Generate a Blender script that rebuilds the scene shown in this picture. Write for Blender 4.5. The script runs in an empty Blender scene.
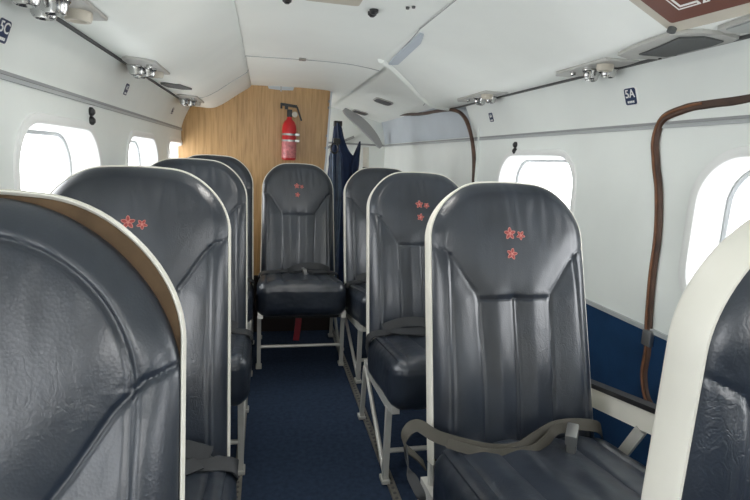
import bpy, bmesh, math, random
from mathutils import Vector, Matrix, noise
random.seed(4)
S = bpy.context.scene
COL = S.collection
PI = math.pi

# ------------------------------------------------------------------ materials
def new_mat(name):
    m = bpy.data.materials.new(name); m.use_nodes = True
    nt = m.node_tree
    return m, nt, nt.nodes['Principled BSDF']

def mat(name, rgb, rough=.5, metal=0., spec=.5, var=0., vscale=6., bump=0., bscale=200., stretch=(1, 1, 1)):
    m, nt, b = new_mat(name)
    b.inputs['Base Color'].default_value = (*rgb, 1); b.inputs['Roughness'].default_value = rough
    b.inputs['Metallic'].default_value = metal; b.inputs['Specular IOR Level'].default_value = spec
    tc = nt.nodes.new('ShaderNodeTexCoord'); mp = nt.nodes.new('ShaderNodeMapping')
    mp.inputs['Scale'].default_value = stretch
    nt.links.new(tc.outputs['Object'], mp.inputs['Vector'])
    if var:
        n = nt.nodes.new('ShaderNodeTexNoise'); n.inputs['Scale'].default_value = vscale; n.inputs['Detail'].default_value = 5
        nt.links.new(mp.outputs[0], n.inputs['Vector'])
        r = nt.nodes.new('ShaderNodeValToRGB')
        r.color_ramp.elements[0].position = .3; r.color_ramp.elements[1].position = .7
        r.color_ramp.elements[0].color = (*[c * (1 - var) for c in rgb], 1)
        r.color_ramp.elements[1].color = (*[min(1, c * (1 + var * .6)) for c in rgb], 1)
        nt.links.new(n.outputs['Fac'], r.inputs[0]); nt.links.new(r.outputs[0], b.inputs['Base Color'])
    if bump:
        n = nt.nodes.new('ShaderNodeTexNoise'); n.inputs['Scale'].default_value = bscale; n.inputs['Detail'].default_value = 3
        nt.links.new(mp.outputs[0], n.inputs['Vector'])
        bp = nt.nodes.new('ShaderNodeBump'); bp.inputs['Strength'].default_value = bump; bp.inputs['Distance'].default_value = .002
        nt.links.new(n.outputs['Fac'], bp.inputs['Height']); nt.links.new(bp.outputs[0], b.inputs['Normal'])
    return m

def leather_mat():
    m, nt, b = new_mat('black_leather')
    L = nt.links.new
    tc = nt.nodes.new('ShaderNodeTexCoord')
    oi = nt.nodes.new('ShaderNodeObjectInfo')
    ad = nt.nodes.new('ShaderNodeVectorMath'); ad.operation = 'ADD'
    L(tc.outputs['Object'], ad.inputs[0]); L(oi.outputs['Location'], ad.inputs[1])
    n1 = nt.nodes.new('ShaderNodeTexNoise'); n1.inputs['Scale'].default_value = 7; n1.inputs['Detail'].default_value = 4
    L(ad.outputs[0], n1.inputs['Vector'])
    cr = nt.nodes.new('ShaderNodeValToRGB')
    cr.color_ramp.elements[0].position = .35; cr.color_ramp.elements[1].position = .7
    cr.color_ramp.elements[0].color = (.011, .0155, .0245, 1); cr.color_ramp.elements[1].color = (.020, .0275, .0410, 1)
    L(n1.outputs['Fac'], cr.inputs[0]); L(cr.outputs[0], b.inputs['Base Color'])
    rr = nt.nodes.new('ShaderNodeMapRange'); rr.inputs['To Min'].default_value = .26; rr.inputs['To Max'].default_value = .40
    L(n1.outputs['Fac'], rr.inputs['Value']); L(rr.outputs[0], b.inputs['Roughness'])
    b.inputs['Specular IOR Level'].default_value = .85
    # grain
    v = nt.nodes.new('ShaderNodeTexVoronoi'); v.inputs['Scale'].default_value = 330; L(ad.outputs[0], v.inputs['Vector'])
    b1 = nt.nodes.new('ShaderNodeBump'); b1.inputs['Strength'].default_value = .10; b1.inputs['Distance'].default_value = .0012
    L(v.outputs['Distance'], b1.inputs['Height'])
    # creases, warped
    n2 = nt.nodes.new('ShaderNodeTexNoise'); n2.inputs['Scale'].default_value = 60; n2.inputs['Detail'].default_value = 3
    n2.inputs['Distortion'].default_value = 1.1
    mp = nt.nodes.new('ShaderNodeMapping'); mp.inputs['Scale'].default_value = (1.25, 1, .7); L(ad.outputs[0], mp.inputs['Vector']); L(mp.outputs[0], n2.inputs['Vector'])
    rd = nt.nodes.new('ShaderNodeMath'); rd.operation = 'SUBTRACT'; rd.inputs[1].default_value = .5; L(n2.outputs['Fac'], rd.inputs[0])
    ab = nt.nodes.new('ShaderNodeMath'); ab.operation = 'ABSOLUTE'; L(rd.outputs[0], ab.inputs[0])
    pw = nt.nodes.new('ShaderNodeMath'); pw.operation = 'MINIMUM'; pw.inputs[1].default_value = .09; L(ab.outputs[0], pw.inputs[0])
    n3 = nt.nodes.new('ShaderNodeTexNoise'); n3.inputs['Scale'].default_value = 5; L(ad.outputs[0], n3.inputs['Vector'])
    m3 = nt.nodes.new('ShaderNodeMapRange'); m3.inputs['From Min'].default_value = .46; m3.inputs['From Max'].default_value = .68
    L(n3.outputs['Fac'], m3.inputs['Value'])
    mm = nt.nodes.new('ShaderNodeMath'); mm.operation = 'MULTIPLY'; L(pw.outputs[0], mm.inputs[0]); L(m3.outputs[0], mm.inputs[1])
    b2 = nt.nodes.new('ShaderNodeBump'); b2.inputs['Strength'].default_value = .24; b2.inputs['Distance'].default_value = .014
    L(mm.outputs[0], b2.inputs['Height']); L(b1.outputs[0], b2.inputs['Normal']); L(b2.outputs[0], b.inputs['Normal'])
    return m

def wood_mat():
    m, nt, b = new_mat('plywood'); L = nt.links.new
    tc = nt.nodes.new('ShaderNodeTexCoord'); mp = nt.nodes.new('ShaderNodeMapping')
    mp.inputs['Scale'].default_value = (26, 26, 1.6); L(tc.outputs['Object'], mp.inputs['Vector'])
    n = nt.nodes.new('ShaderNodeTexNoise'); n.inputs['Scale'].default_value = 3.2; n.inputs['Detail'].default_value = 8; n.inputs['Distortion'].default_value = .7
    L(mp.outputs[0], n.inputs['Vector'])
    r = nt.nodes.new('ShaderNodeValToRGB')
    e = r.color_ramp.elements
    e[0].position = .30; e[0].color = (.33, .19, .078, 1); e[1].position = .66; e[1].color = (.49, .305, .132, 1)
    x = e.new(.48); x.color = (.43, .26, .11, 1)
    L(n.outputs['Fac'], r.inputs[0]); L(r.outputs[0], b.inputs['Base Color'])
    b.inputs['Roughness'].default_value = .38
    return m

def glass_mat():
    m = bpy.data.materials.new('window_glass'); m.use_nodes = True; nt = m.node_tree
    for n in list(nt.nodes): nt.nodes.remove(n)
    o = nt.nodes.new('ShaderNodeOutputMaterial'); mx = nt.nodes.new('ShaderNodeMixShader')
    t = nt.nodes.new('ShaderNodeBsdfTransparent'); t.inputs[0].default_value = (.97, .98, .99, 1)
    g = nt.nodes.new('ShaderNodeBsdfGlossy'); g.inputs['Roughness'].default_value = .03
    f = nt.nodes.new('ShaderNodeLayerWeight'); f.inputs['Blend'].default_value = .12
    q = nt.nodes.new('ShaderNodeMath'); q.operation = 'MULTIPLY'; q.inputs[1].default_value = .5
    nt.links.new(f.outputs['Facing'], q.inputs[0]); nt.links.new(q.outputs[0], mx.inputs[0]); nt.links.new(t.outputs[0], mx.inputs[1]); nt.links.new(g.outputs[0], mx.inputs[2])
    nt.links.new(mx.outputs[0], o.inputs[0])
    return m

M = dict(
    leather=leather_mat(), wood=wood_mat(), glass=glass_mat(),
    cream=mat('cream_plastic', (.81, .785, .70), .42, var=.05, vscale=9),
    tan=mat('tan_foam', (.12, .075, .04), .9, var=.3, vscale=30),
    frame=mat('pale_enamel_metal', (.58, .57, .53), .35, .25, var=.08, vscale=20),
    white=mat('white_panel', (.79, .825, .80), .42, var=.045, vscale=3.5, bump=.05, bscale=40),
    ceil=mat('ceiling_panel', (.85, .875, .835), .45, var=.05, vscale=2.6, bump=.05, bscale=30),
    reveal=mat('window_surround', (.80, .81, .80), .4),
    bluegrey=mat('pale_bluegrey_panel', (.50, .55, .60), .55, var=.05, vscale=5),
    groove=mat('grey_rubber_strip', (.30, .31, .315), .6),
    groovedark=mat('dark_seam', (.10, .10, .10), .7),
    trim=mat('grey_trim', (.40, .42, .43), .4),
    carpet=mat('navy_carpet', (.027, .043, .078), .95, spec=.15, var=.25, vscale=60, bump=.6, bscale=420),
    bluewall=mat('blue_side_carpet', (.009, .038, .100), .9, spec=.2, var=.15, vscale=12, bump=.35, bscale=400),
    black=mat('black_plastic', (.015, .015, .017), .45),
    strapblack=mat('black_webbing', (.022, .024, .027), .6, bump=.3, bscale=500),
    olive=mat('olive_webbing', (.070, .064, .050), .62, var=.12, vscale=25, bump=.35, bscale=500),
    chrome=mat('chrome', (.55, .55, .54), .22, 1.),
    steel=mat('brushed_steel', (.42, .42, .41), .32, .9),
    rail=mat('track_metal', (.24, .225, .20), .45, .5, var=.2, vscale=40),
    beige=mat('beige_plastic', (.53, .49, .41), .45, var=.06, vscale=15),
    plate=mat('grey_beige_plate', (.46, .455, .43), .4, var=.08, vscale=15),
    dirtyplate=mat('grey_lens', (.34, .36, .35), .35),
    grille=mat('grey_grille', (.085, .09, .09), .65, bump=.6, bscale=260),
    brown=mat('brown_rubber', (.075, .036, .022), .5, var=.5, vscale=14),
    signbrown=mat('sign_brown', (.135, .042, .025), .5),
    signwhite=mat('sign_white', (.85, .85, .83), .5),
    navy=mat('placard_blue', (.010, .028, .085), .4),
    red=mat('extinguisher_red', (.52, .018, .022), .3),
    redlabel=mat('faded_red_label', (.62, .20, .21), .4, var=.35, vscale=60),
    redstrap=mat('red_webbing', (.22, .01, .02), .6),
    jacket=mat('navy_cloth', (.014, .030, .085), .85, var=.3, vscale=14),
    cloth2=mat('blue_grey_cloth', (.13, .18, .27), .85, var=.3, vscale=14),
    thread=mat('salmon_thread', (.36, .060, .055), .6),
    threadpale=mat('pale_pink_thread', (.62, .24, .20), .6),
    alu=mat('aluminium_edge', (.42, .45, .48), .4, .5),
)

# ------------------------------------------------------------------ helpers
def link_mesh(name, bm, mats, parent=None, smooth=True):
    me = bpy.data.meshes.new(name)
    bmesh.ops.recalc_face_normals(bm, faces=bm.faces)
    bm.to_mesh(me); bm.free()
    for m in (mats if isinstance(mats, (list, tuple)) else [mats]): me.materials.append(M[m] if isinstance(m, str) else m)
    if smooth:
        for p in me.polygons: p.use_smooth = True
        me.set_sharp_from_angle(angle=math.radians(38))
    o = bpy.data.objects.new(name, me); COL.objects.link(o)
    if parent: o.parent = parent
    return o

def tag(o, label=None, cat=None, group=None, kind=None):
    for k, v in (('label', label), ('category', cat), ('group', group), ('kind', kind)):
        if v: o[k] = v
    return o

def empty(name, loc, label=None, cat=None, group=None, kind=None):
    o = bpy.data.objects.new(name, None); COL.objects.link(o); o.location = loc; o.empty_display_size = .05
    return tag(o, label, cat, group, kind)

def copy_tree(o, parent=None):
    c = o.copy(); COL.objects.link(c)
    if parent: c.parent = parent
    for ch in list(o.children): copy_tree(ch, c)
    return c

def box(bm, lo, hi, bev=0., mi=0, mtx=None):
    r = bmesh.ops.create_cube(bm, size=1)
    vs = r['verts']
    for v in vs:
        v.co = Vector([(lo[i] + hi[i]) / 2 + v.co[i] * (hi[i] - lo[i]) for i in range(3)])
    fs = set(f for v in vs for f in v.link_faces)
    if bev:
        es = list(set(e for v in vs for e in v.link_edges))
        g = bmesh.ops.bevel(bm, geom=es, offset=bev, segments=2, affect='EDGES', profile=.7)
        fs = set(g['faces']) | set(f for f in fs if f.is_valid)
        vs = list(set(v for f in fs for v in f.verts))
    for f in fs: f.material_index = mi
    if mtx: bmesh.ops.transform(bm, matrix=mtx, verts=list(vs))
    return vs

def spline(pts, n=8, closed=False):
    P = [Vector(p) for p in pts]; out = []
    N = len(P)
    for i in range(N if closed else N - 1):
        if closed: a, b, c, d = P[(i - 1) % N], P[i], P[(i + 1) % N], P[(i + 2) % N]
        else: a, b, c, d = P[max(i - 1, 0)], P[i], P[i + 1], P[min(i + 2, N - 1)]
        for k in range(n):
            t = k / n
            out.append(.5 * ((2 * b) + (c - a) * t + (2 * a - 5 * b + 4 * c - d) * t * t + (3 * b - a - 3 * c + d) * t ** 3))
    if not closed: out.append(P[-1])
    return out

def tube(bm, pts, rad, seg=10, closed=False, mi=0, flat=None, up=None):
    """sweep a circle (or an ellipse, flat=(ra, rb) with rb along `up`) along pts"""
    P = [Vector(p) for p in pts]; N = len(P); rings = []
    ref = Vector(up) if up else None
    prev = None
    for i in range(N):
        if closed: t = P[(i + 1) % N] - P[(i - 1) % N]
        else: t = P[min(i + 1, N - 1)] - P[max(i - 1, 0)]
        t.normalize()
        if ref: a = ref - t * ref.dot(t)
        elif prev is None: a = t.orthogonal()
        else: a = prev - t * prev.dot(t)
        a.normalize(); b = t.cross(a); prev = a
        r = rad[i] if isinstance(rad, (list, tuple)) else rad
        ra, rb = (flat if flat else (r, r))
        rings.append([bm.verts.new(P[i] + b * ra * math.cos(2 * PI * k / seg) + a * rb * math.sin(2 * PI * k / seg)) for k in range(seg)])
    for i in range(N if closed else N - 1):
        A, B = rings[i], rings[(i + 1) % N]
        for k in range(seg):
            f = bm.faces.new((A[k], A[(k + 1) % seg], B[(k + 1) % seg], B[k])); f.material_index = mi
    if not closed:
        for rg in (rings[0], rings[-1]):
            f = bm.faces.new(rg); f.material_index = mi

def bar(bm, a, b, w, h, up=(0, 0, 1), mi=0):
    """rectangular bar from a to b, w across, h along up"""
    a, b = Vector(a), Vector(b); t = (b - a).normalized(); u = Vector(up); u = (u - t * u.dot(t)).normalized(); s = t.cross(u)
    q = []
    for p in (a, b):
        q.append([bm.verts.new(p + s * w / 2 * i + u * h / 2 * j) for i, j in ((-1, -1), (1, -1), (1, 1), (-1, 1))])
    for k in range(4):
        f = bm.faces.new((q[0][k], q[0][(k + 1) % 4], q[1][(k + 1) % 4], q[1][k])); f.material_index = mi
    for r in q: bm.faces.new(r).material_index = mi

def lathe(bm, prof, seg=24, mtx=None, mi=0):
    rings = []; vs = []
    for r, z in prof:
        if r < 1e-6: v = bm.verts.new((0, 0, z)); rings.append([v]); vs.append(v)
        else:
            rg = [bm.verts.new((r * math.cos(2 * PI * k / seg), r * math.sin(2 * PI * k / seg), z)) for k in range(seg)]
            rings.append(rg); vs += rg
    for A, B in zip(rings, rings[1:]):
        for k in range(seg):
            if len(A) == 1 and len(B) == 1: continue
            if len(A) == 1: f = bm.faces.new((A[0], B[k], B[(k + 1) % seg]))
            elif len(B) == 1: f = bm.faces.new((A[k], A[(k + 1) % seg], B[0]))
            else: f = bm.faces.new((A[k], A[(k + 1) % seg], B[(k + 1) % seg], B[k]))
            f.material_index = mi
    if mtx: bmesh.ops.transform(bm, matrix=mtx, verts=vs)
    return vs

def ribbon(bm, pts, width, thick=.003, n=8, mi=0):
    """strap: pts = [(point, width direction)]"""
    P = spline([p for p, w in pts], n); W = spline([w for p, w in pts], n); rings = []
    for i, p in enumerate(P):
        t = (P[min(i + 1, len(P) - 1)] - P[max(i - 1, 0)]).normalized()
        w = W[i] - t * W[i].dot(t); w.normalize(); nn = t.cross(w)
        rings.append([bm.verts.new(p + w * width / 2 * a + nn * thick / 2 * b) for a, b in ((-1, -1), (1, -1), (1, 1), (-1, 1))])
    for A, B in zip(rings, rings[1:]):
        for k in range(4): bm.faces.new((A[k], A[(k + 1) % 4], B[(k + 1) % 4], B[k])).material_index = mi
    for r in (rings[0], rings[-1]): bm.faces.new(r).material_index = mi

def rrect(cx, cy, w, h, r, n=8):
    out = []
    for qx, qy, a0 in ((1, 1, 0), (-1, 1, 90), (-1, -1, 180), (1, -1, 270)):
        for k in range(n + 1):
            a = math.radians(a0 + 90 * k / n)
            out.append((cx + qx * (w / 2 - r) + r * math.cos(a), cy + qy * (h / 2 - r) + r * math.sin(a)))
    return out

def prism(bm, outline, fn, d0, d1, mi=0):
    """extrude a 2D outline; fn(a, b, d) -> point"""
    A = [bm.verts.new(fn(a, b, d0)) for a, b in outline]; B = [bm.verts.new(fn(a, b, d1)) for a, b in outline]
    n = len(A)
    for k in range(n): bm.faces.new((A[k], A[(k + 1) % n], B[(k + 1) % n], B[k])).material_index = mi
    bm.faces.new(A).material_index = mi; bm.faces.new(B).material_index = mi

def plate_with_holes(bm, outer, holes, fn):
    edges = []
    for loop in [outer] + holes:
        vs = [bm.verts.new(fn(a, b)) for a, b in loop]
        for k in range(len(vs)): edges.append(bm.edges.new((vs[k], vs[(k + 1) % len(vs)])))
    bmesh.ops.triangle_fill(bm, use_beauty=True, edges=edges)

def text_mesh(name, s, size, mtx, material, parent, depth=.0006, bold=0.):
    cu = bpy.data.curves.new(name, 'FONT'); cu.body = s; cu.size = size; cu.align_x = 'CENTER'; cu.align_y = 'CENTER'
    cu.extrude = depth; cu.offset = bold; cu.resolution_u = 4
    tmp = bpy.data.objects.new('tmp', cu); COL.objects.link(tmp)
    dg = bpy.context.evaluated_depsgraph_get()
    me = bpy.data.meshes.new_from_object(tmp.evaluated_get(dg))
    bpy.data.objects.remove(tmp); bpy.data.curves.remove(cu)
    me.name = name; me.transform(mtx); me.materials.clear(); me.materials.append(M[material])
    o = bpy.data.objects.new(name, me); COL.objects.link(o)
    if parent: o.parent = parent
    return o

def frame_mtx(o, x, y):
    """matrix with x axis, y axis in plane, z = x cross y"""
    x = Vector(x).normalized(); y = Vector(y); y = (y - x * y.dot(x)).normalized(); z = x.cross(y)
    m = Matrix((x, y, z)).transposed().to_4x4(); m.translation = Vector(o)
    return m

# ------------------------------------------------------------------ cabin dimensions (metres)
XL, XR, XC = -.51, 1.06, .275
Y0, YB, YE = -1.3, 3.43, 4.65          # front end, wooden bulkhead, tail wall
ZT = .605                              # top of the blue side panels
ZG = 1.172                             # lower groove
ULX, ULZ = -.45, 1.315                 # upper groove, left
URX, URZ = 1.00, 1.338                 # upper groove, right
ZC = 1.468                             # ceiling
WZ0, WZ1 = .70, 1.085

# ------------------------------------------------------------------ setting
bm = bmesh.new(); box(bm, (XL - .1, Y0, -.04), (XR + .1, YE, 0))
tag(link_mesh('floor', bm, 'carpet', smooth=False), kind='structure')

left_wins = [(1.50, .545), (2.40, .56), (3.22, .54), (.62, .545), (-.25, .545)]
right_wins = [(.80, .565), (1.913, .58), (-.25, .57)]
YD = 2.46                              # start of the aft door on the right

def side_wall(name, X, wins, y1, sgn):
    bm = bmesh.new()
    y2 = y1 + (.09 if sgn > 0 else 0)
    outer = [(Y0, ZT), (y1, ZT), (y1, ZG), (Y0, ZG)]
    holes = [rrect(c, (WZ0 + WZ1) / 2, w, WZ1 - WZ0, .115, 10) for c, w in wins]
    plate_with_holes(bm, outer, holes, lambda a, b: Vector((X, a, b)))
    ux, uz = (ULX, ULZ) if sgn < 0 else (URX, URZ)
    n = 6
    for k in range(n):                  # gently curved band between the two grooves
        f0, f1 = k / n, (k + 1) / n
        def pt(f): return X + (ux - X) * (f * .55 + f * f * .45), ZG + (uz - ZG) * f
        (xa, za), (xb, zb) = pt(f0), pt(f1)
        bm.faces.new([bm.verts.new(p) for p in ((xa, Y0, za), (xa, y2, za), (xb, y2, zb), (xb, Y0, zb))])
    bmesh.ops.remove_doubles(bm, verts=bm.verts, dist=1e-5)
    return tag(link_mesh(name, bm, 'white'), kind='structure')
side_wall('wall_left', XL, [w for w in left_wins], YB + .2, -1)
side_wall('wall_right', XR, right_wins, YD, 1)

def window(i, X, c, w, sgn):
    D = .082 * sgn
    zc, h = (WZ0 + WZ1) / 2, WZ1 - WZ0
    bm = bmesh.new()
    rings = []
    # rounded lip standing on the wall, then the tunnel to the outer skin
    for off, dx in ((.026, 0), (.024, -.004), (.012, -.006), (.002, -.003), (-.002, .004), (-.008, .5), (-.012, 1.)):
        d = dx if abs(dx) < .01 else None
        x = X + (d * sgn if d is not None else D * dx)
        rings.append([bm.verts.new((x, a, b)) for a, b in rrect(c, zc, w + 2 * off, h + 2 * off, .115 + off, 10)])
    for A, B in zip(rings, rings[1:]):
        for k in range(len(A)): bm.faces.new((A[k], A[(k + 1) % len(A)], B[(k + 1) % len(A)], B[k]))
    o = tag(link_mesh(f'window_{i}', bm, 'reveal'), kind='structure')
    bm = bmesh.new()
    x = X + D
    tube(bm, [(x, a, b) for a, b in rrect(c, zc, w - .03, h - .03, .10, 10)], .008, 6, True)
    link_mesh('window_frame', bm, 'trim', o)
    bm = bmesh.new()
    prism(bm, rrect(c, zc, w - .03, h - .03, .10, 8), lambda a, b, d: Vector((d, a, b)), x + .004 * sgn, x + .007 * sgn)
    link_mesh('window_pane', bm, 'glass', o, smooth=False)
    L = bpy.data.lights.new('daylight_portal', 'AREA'); L.shape = 'RECTANGLE'; L.size = h; L.size_y = w; L.cycles.is_portal = True
    lo = bpy.data.objects.new('daylight_portal', L); COL.objects.link(lo)
    lo.location = (x + .02 * sgn, c, zc); lo.rotation_euler = (0, PI / 2 * sgn, 0)
    return o
for i, (c, w) in enumerate(left_wins): window(i + 1, XL, c, w, -1)
for i, (c, w) in enumerate(right_wins): window(i + 1 + len(left_wins), XR, c, w, 1)

# blue carpeted lower side panels with a pale trim on top
for nm, X, y1, s in (('baseboard_left', XL, YB, -1), ('baseboard_right', XR, YE, 1)):
    bm = bmesh.new(); box(bm, (min(X - .006 * s, X + .03 * s), Y0, 0), (max(X - .006 * s, X + .03 * s), y1, ZT))
    o = tag(link_mesh(nm, bm, 'bluewall', smooth=False), kind='structure')
tn = [0]
def trim(bm, m, smooth=True):
    tn[0] += 1
    return tag(link_mesh(f'trim_{tn[0]}', bm, m, smooth=smooth), kind='structure')
for X, y1, s in ((XL, YB, -1), (XR, YE, 1)):
    bm = bmesh.new(); bar(bm, (X - .004 * s, Y0, ZT + .004), (X - .004 * s, y1, ZT + .004), .012, .012); trim(bm, 'trim')
# lower grooves: a pale trim bead with a dark line over it
for X, y1, s in ((XL, YB, -1), (XR, YE, 1)):
    bm = bmesh.new()
    bar(bm, (X - .003 * s, Y0, ZG - .006), (X - .003 * s, y1, ZG - .006), .007, .009)
    trim(bm, 'trim')
    bm = bmesh.new()
    bar(bm, (X - .003 * s, Y0, ZG + .003), (X - .003 * s, y1, ZG + .003), .006, .007)
    trim(bm, 'groove')
# upper grooves
for x, z, y1, s in ((ULX, ULZ, YB, -1), (URX, URZ, 2.75, 1)):
    bm = bmesh.new(); bar(bm, (x - .002 * s, Y0, z - .002), (x - .002 * s, y1, z - .002), .009, .009); trim(bm, 'groovedark')

# ---- ceiling and overhead panels
def sweep(bm, prof, ya, yb, mi=0):
    A = [bm.verts.new((x, ya(x) if callable(ya) else ya, z)) for x, z in prof]
    B = [bm.verts.new((x, yb(x) if callable(yb) else yb, z)) for x, z in prof]
    for k in range(len(prof) - 1): bm.faces.new((A[k], A[k + 1], B[k + 1], B[k])).material_index = mi
def smooth_prof(pts, n=6): return [(v.x, v.z) for v in spline([(x, 0, z) for x, z in pts], n)]
bm = bmesh.new()
cp = smooth_prof([(-.11, ZC - .003), (.0, ZC), (.2, ZC + .004), (.36, ZC + .002), (.45, ZC - .006), (.52, ZC - .016)])
sweep(bm, cp, Y0, YE)
tag(link_mesh('ceiling', bm, 'ceil'), kind='structure')
bm = bmesh.new()                        # dark joint between the two ceiling sheets
tube(bm, [(x, 2.4425, z + .0005) for x, z in cp], .0032, 6); trim(bm, 'groove')

lp = [(ULX, ULZ), (-.41, 1.312)] + smooth_prof([(-.36, 1.308), (-.31, 1.314), (-.25, 1.345), (-.17, 1.402), (-.105, 1.446)]) + [(-.094, 1.455), (-.088, 1.468), (-.085, 1.50)]
bm = bmesh.new()
sweep(bm, lp, Y0, YB + .01)
tag(link_mesh('overhead_panel', bm, 'ceil'), kind='structure')
bm = bmesh.new()                        # joint line across the left overhead panel
tube(bm, [(x, 2.83, z + .0005) for x, z in lp], .003, 6); trim(bm, 'trim')
rp = smooth_prof([(.475, 1.456), (.52, 1.452), (.60, 1.436), (.70, 1.408), (.80, 1.368), (.86, 1.345), (.93, 1.339), (URX, URZ)])
YEND = [(.40, 2.10), (.475, 2.21), (.523, 2.281), (.615, 2.42), (.746, 2.605), (.87, 2.70), (.926, 2.73), (1.01, 2.755)]
def yend(x):
    for (a, ya), (b, yb) in zip(YEND, YEND[1:]):
        if x <= b: return ya + (yb - ya) * (x - a) / (b - a)
    return YEND[-1][1]
bm = bmesh.new()
sweep(bm, rp, Y0, yend)
# rounded thick rear edge of the sheet
edge = [Vector((x, yend(x) - .004, z + .002)) for x, z in rp]
tube(bm, edge, .016, 12)
tag(link_mesh('overhead_panel', bm, 'ceil'), kind='structure')
bm = bmesh.new()                        # seam beside the centre ceiling
tube(bm, [(.478, Y0, 1.457), (.478, 1.66, 1.457), (.490, 1.80, 1.4565), (.507, 2.10, 1.455)], .0022, 6); trim(bm, 'groove')
# set-back panel over the aft door
rp2 = smooth_prof([(.44, 1.492), (.52, 1.488), (.70, 1.455), (.88, 1.410), (1.02, 1.372)])
bm = bmesh.new(); sweep(bm, rp2, 2.0, YE)
tag(link_mesh('overhead_panel', bm, 'ceil'), kind='structure')
bm = bmesh.new(); tube(bm, [(.50, 2.35, 1.486), (.50, YE, 1.486)], .0035, 6); trim(bm, 'groove')
bm = bmesh.new()
tube(bm, [(.62, yend(.62) + .05, 1.468), (.74, yend(.74) + .07, 1.444), (.86, yend(.86) + .11, 1.412), (.92, yend(.9) + .2, 1.398), (.96, 3.15, 1.388)], .0025, 6); trim(bm, 'groove')

# dark oval vents in the set-back panel
for y, x, lab in ((3.50, .78, 'nearer dark oval slot in the white ceiling panel over the aft door'), (4.40, .786, 'farther dark oval slot in the white ceiling panel, above the hanging jacket')):
    bm = bmesh.new()
    z = 1.436 - (x - .78) * .25
    mt = frame_mtx((x, y, z - .005), (1, 0, -.26), (0, 1, 0))
    prism(bm, rrect(0, 0, .125, .17, .04), lambda a, b, d: mt @ Vector((a, b, d)), -.003, .004)
    t = empty('ceiling_vent', (x, y, z), lab, 'vent', 'dark slots in the aft ceiling')
    o = link_mesh('vent_rim', bm, 'plate', smooth=False); o.parent = t; o.matrix_parent_inverse = Matrix.Translation(t.location).inverted()
    bm = bmesh.new()
    prism(bm, rrect(0, 0, .108, .150, .034), lambda a, b, d: mt @ Vector((a, b, d)), -.006, -.002)
    o = link_mesh('vent_mesh', bm, 'groovedark', smooth=False); o.parent = t; o.matrix_parent_inverse = Matrix.Translation(t.location).inverted()

def attach(o, t):
    """parent o under t keeping world placement"""
    o.parent = t; o.matrix_parent_inverse = Matrix.Translation(t.location).inverted() if t.parent is None else t.matrix_world.inverted()
    return o

# hatch cover on the curved edge of the right overhead panel
bm = bmesh.new()
ol = [(.488, 1.69), (.502, 2.074), (.516, 2.245), (.524, 2.25), (.549, 2.205), (.527, 1.805), (.505, 1.70)]
def surf_r(x):
    for (xa, za), (xb, zb) in zip(rp, rp[1:]):
        if xa <= x <= xb: return za + (zb - za) * (x - xa) / (xb - xa)
    return rp[0][1] if x < rp[0][0] else rp[-1][1]
prism(bm, ol, lambda a, b, d: Vector((a, b, surf_r(a) - d)), .0005, .005)
tag(link_mesh('hatch_cover', bm, 'bluegrey', smooth=False), 'small white hatch cover let into the curved seam beside the centre ceiling', 'hatch cover')

# ---- aft door on the right
bm = bmesh.new()
dp = [(XR + .015, .0), (XR + .015, ZG), (XR + .012, 1.24), (1.055, 1.31), (1.035, 1.385)]
sweep(bm, [(x, z) for x, z in dp], YD, YE)
A = [bm.verts.new((x, YD, z)) for x, z in dp]; B = [bm.verts.new((x - .03, YD, z)) for x, z in dp]
for k in range(len(A) - 1): bm.faces.new((A[k], A[k + 1], B[k + 1], B[k]))
door = tag(link_mesh('door_1', bm, 'white'), kind='structure')
bm = bmesh.new(); sweep(bm, [(x - .004, z) for x, z in smooth_prof(dp[1:], 4) if z > ZG + .005], YD + .02, YE); o = link_mesh('door_upper_shade', bm, 'bluegrey', door)
tag(o, 'upper panel with shade painted in as pale blue-grey')  # blue-grey mostly paints in the shade on the door's leaning top
path = spline([(1.0, 4.6, 1.40), (1.0, 3.9, 1.388), (.998, 3.344, 1.352), (.992, 3.0, 1.342), (.990, 2.80, 1.334), (.992, 2.68, 1.322), (1.003, 2.60, 1.298), (1.018, 2.54, 1.245), (1.04, 2.50, 1.13), (1.045, 2.47, .97), (1.045, 2.46, .6)], 6)
rad = [.010 + .002 * noise.noise(p * 9) for p in path]
bm = bmesh.new(); tube(bm, path, rad, 8)
tag(link_mesh('door_seal', bm, 'brown'), 'thin brown rubber seal framing the aft door opening at the back right', 'door seal')

# emergency exit seal on the right wall: flat, worn, brown
pts = [(.70, 1.21), (.85, 1.222), (.98, 1.215), (1.12, 1.212), (1.20, 1.200), (1.236, 1.178), (1.248, 1.13), (1.236, 1.07), (1.212, 1.0), (1.197, .93), (1.192, .86), (1.189, .78), (1.185, .70), (1.176, .62), (1.168, .55), (1.166, .48), (1.140, .42), (1.09, .39)]
path = spline([(XR - .006, y, z) for y, z in pts], 7)
path = [p + Vector((0, noise.noise(p * 14) * .003, noise.noise(p * 17 + Vector((3, 1, 2))) * .003)) for p in path]
bm = bmesh.new()
tube(bm, path, .01, 8, flat=(.013, .008), up=(1, 0, 0))
ex = empty('exit_seal', (XR, 1.2, .4), 'worn brown rubber seal outlining the emergency exit beside the near right seat', 'exit seal')
attach(link_mesh('rubber_strip', bm, 'brown'), ex)
bm = bmesh.new()
tube(bm, [p + Vector((-.008, .0, .001)) for p in path[20:]], .0035, 6)
attach(link_mesh('inner_bead', bm, mat('rust_bead', (.20, .085, .04), .6, var=.4, vscale=25)), ex)
bm = bmesh.new(); box(bm, (XR - .018, 1.150, .565), (XR - .001, 1.182, .610), .003)
attach(link_mesh('clip', bm, 'steel'), ex)

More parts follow.
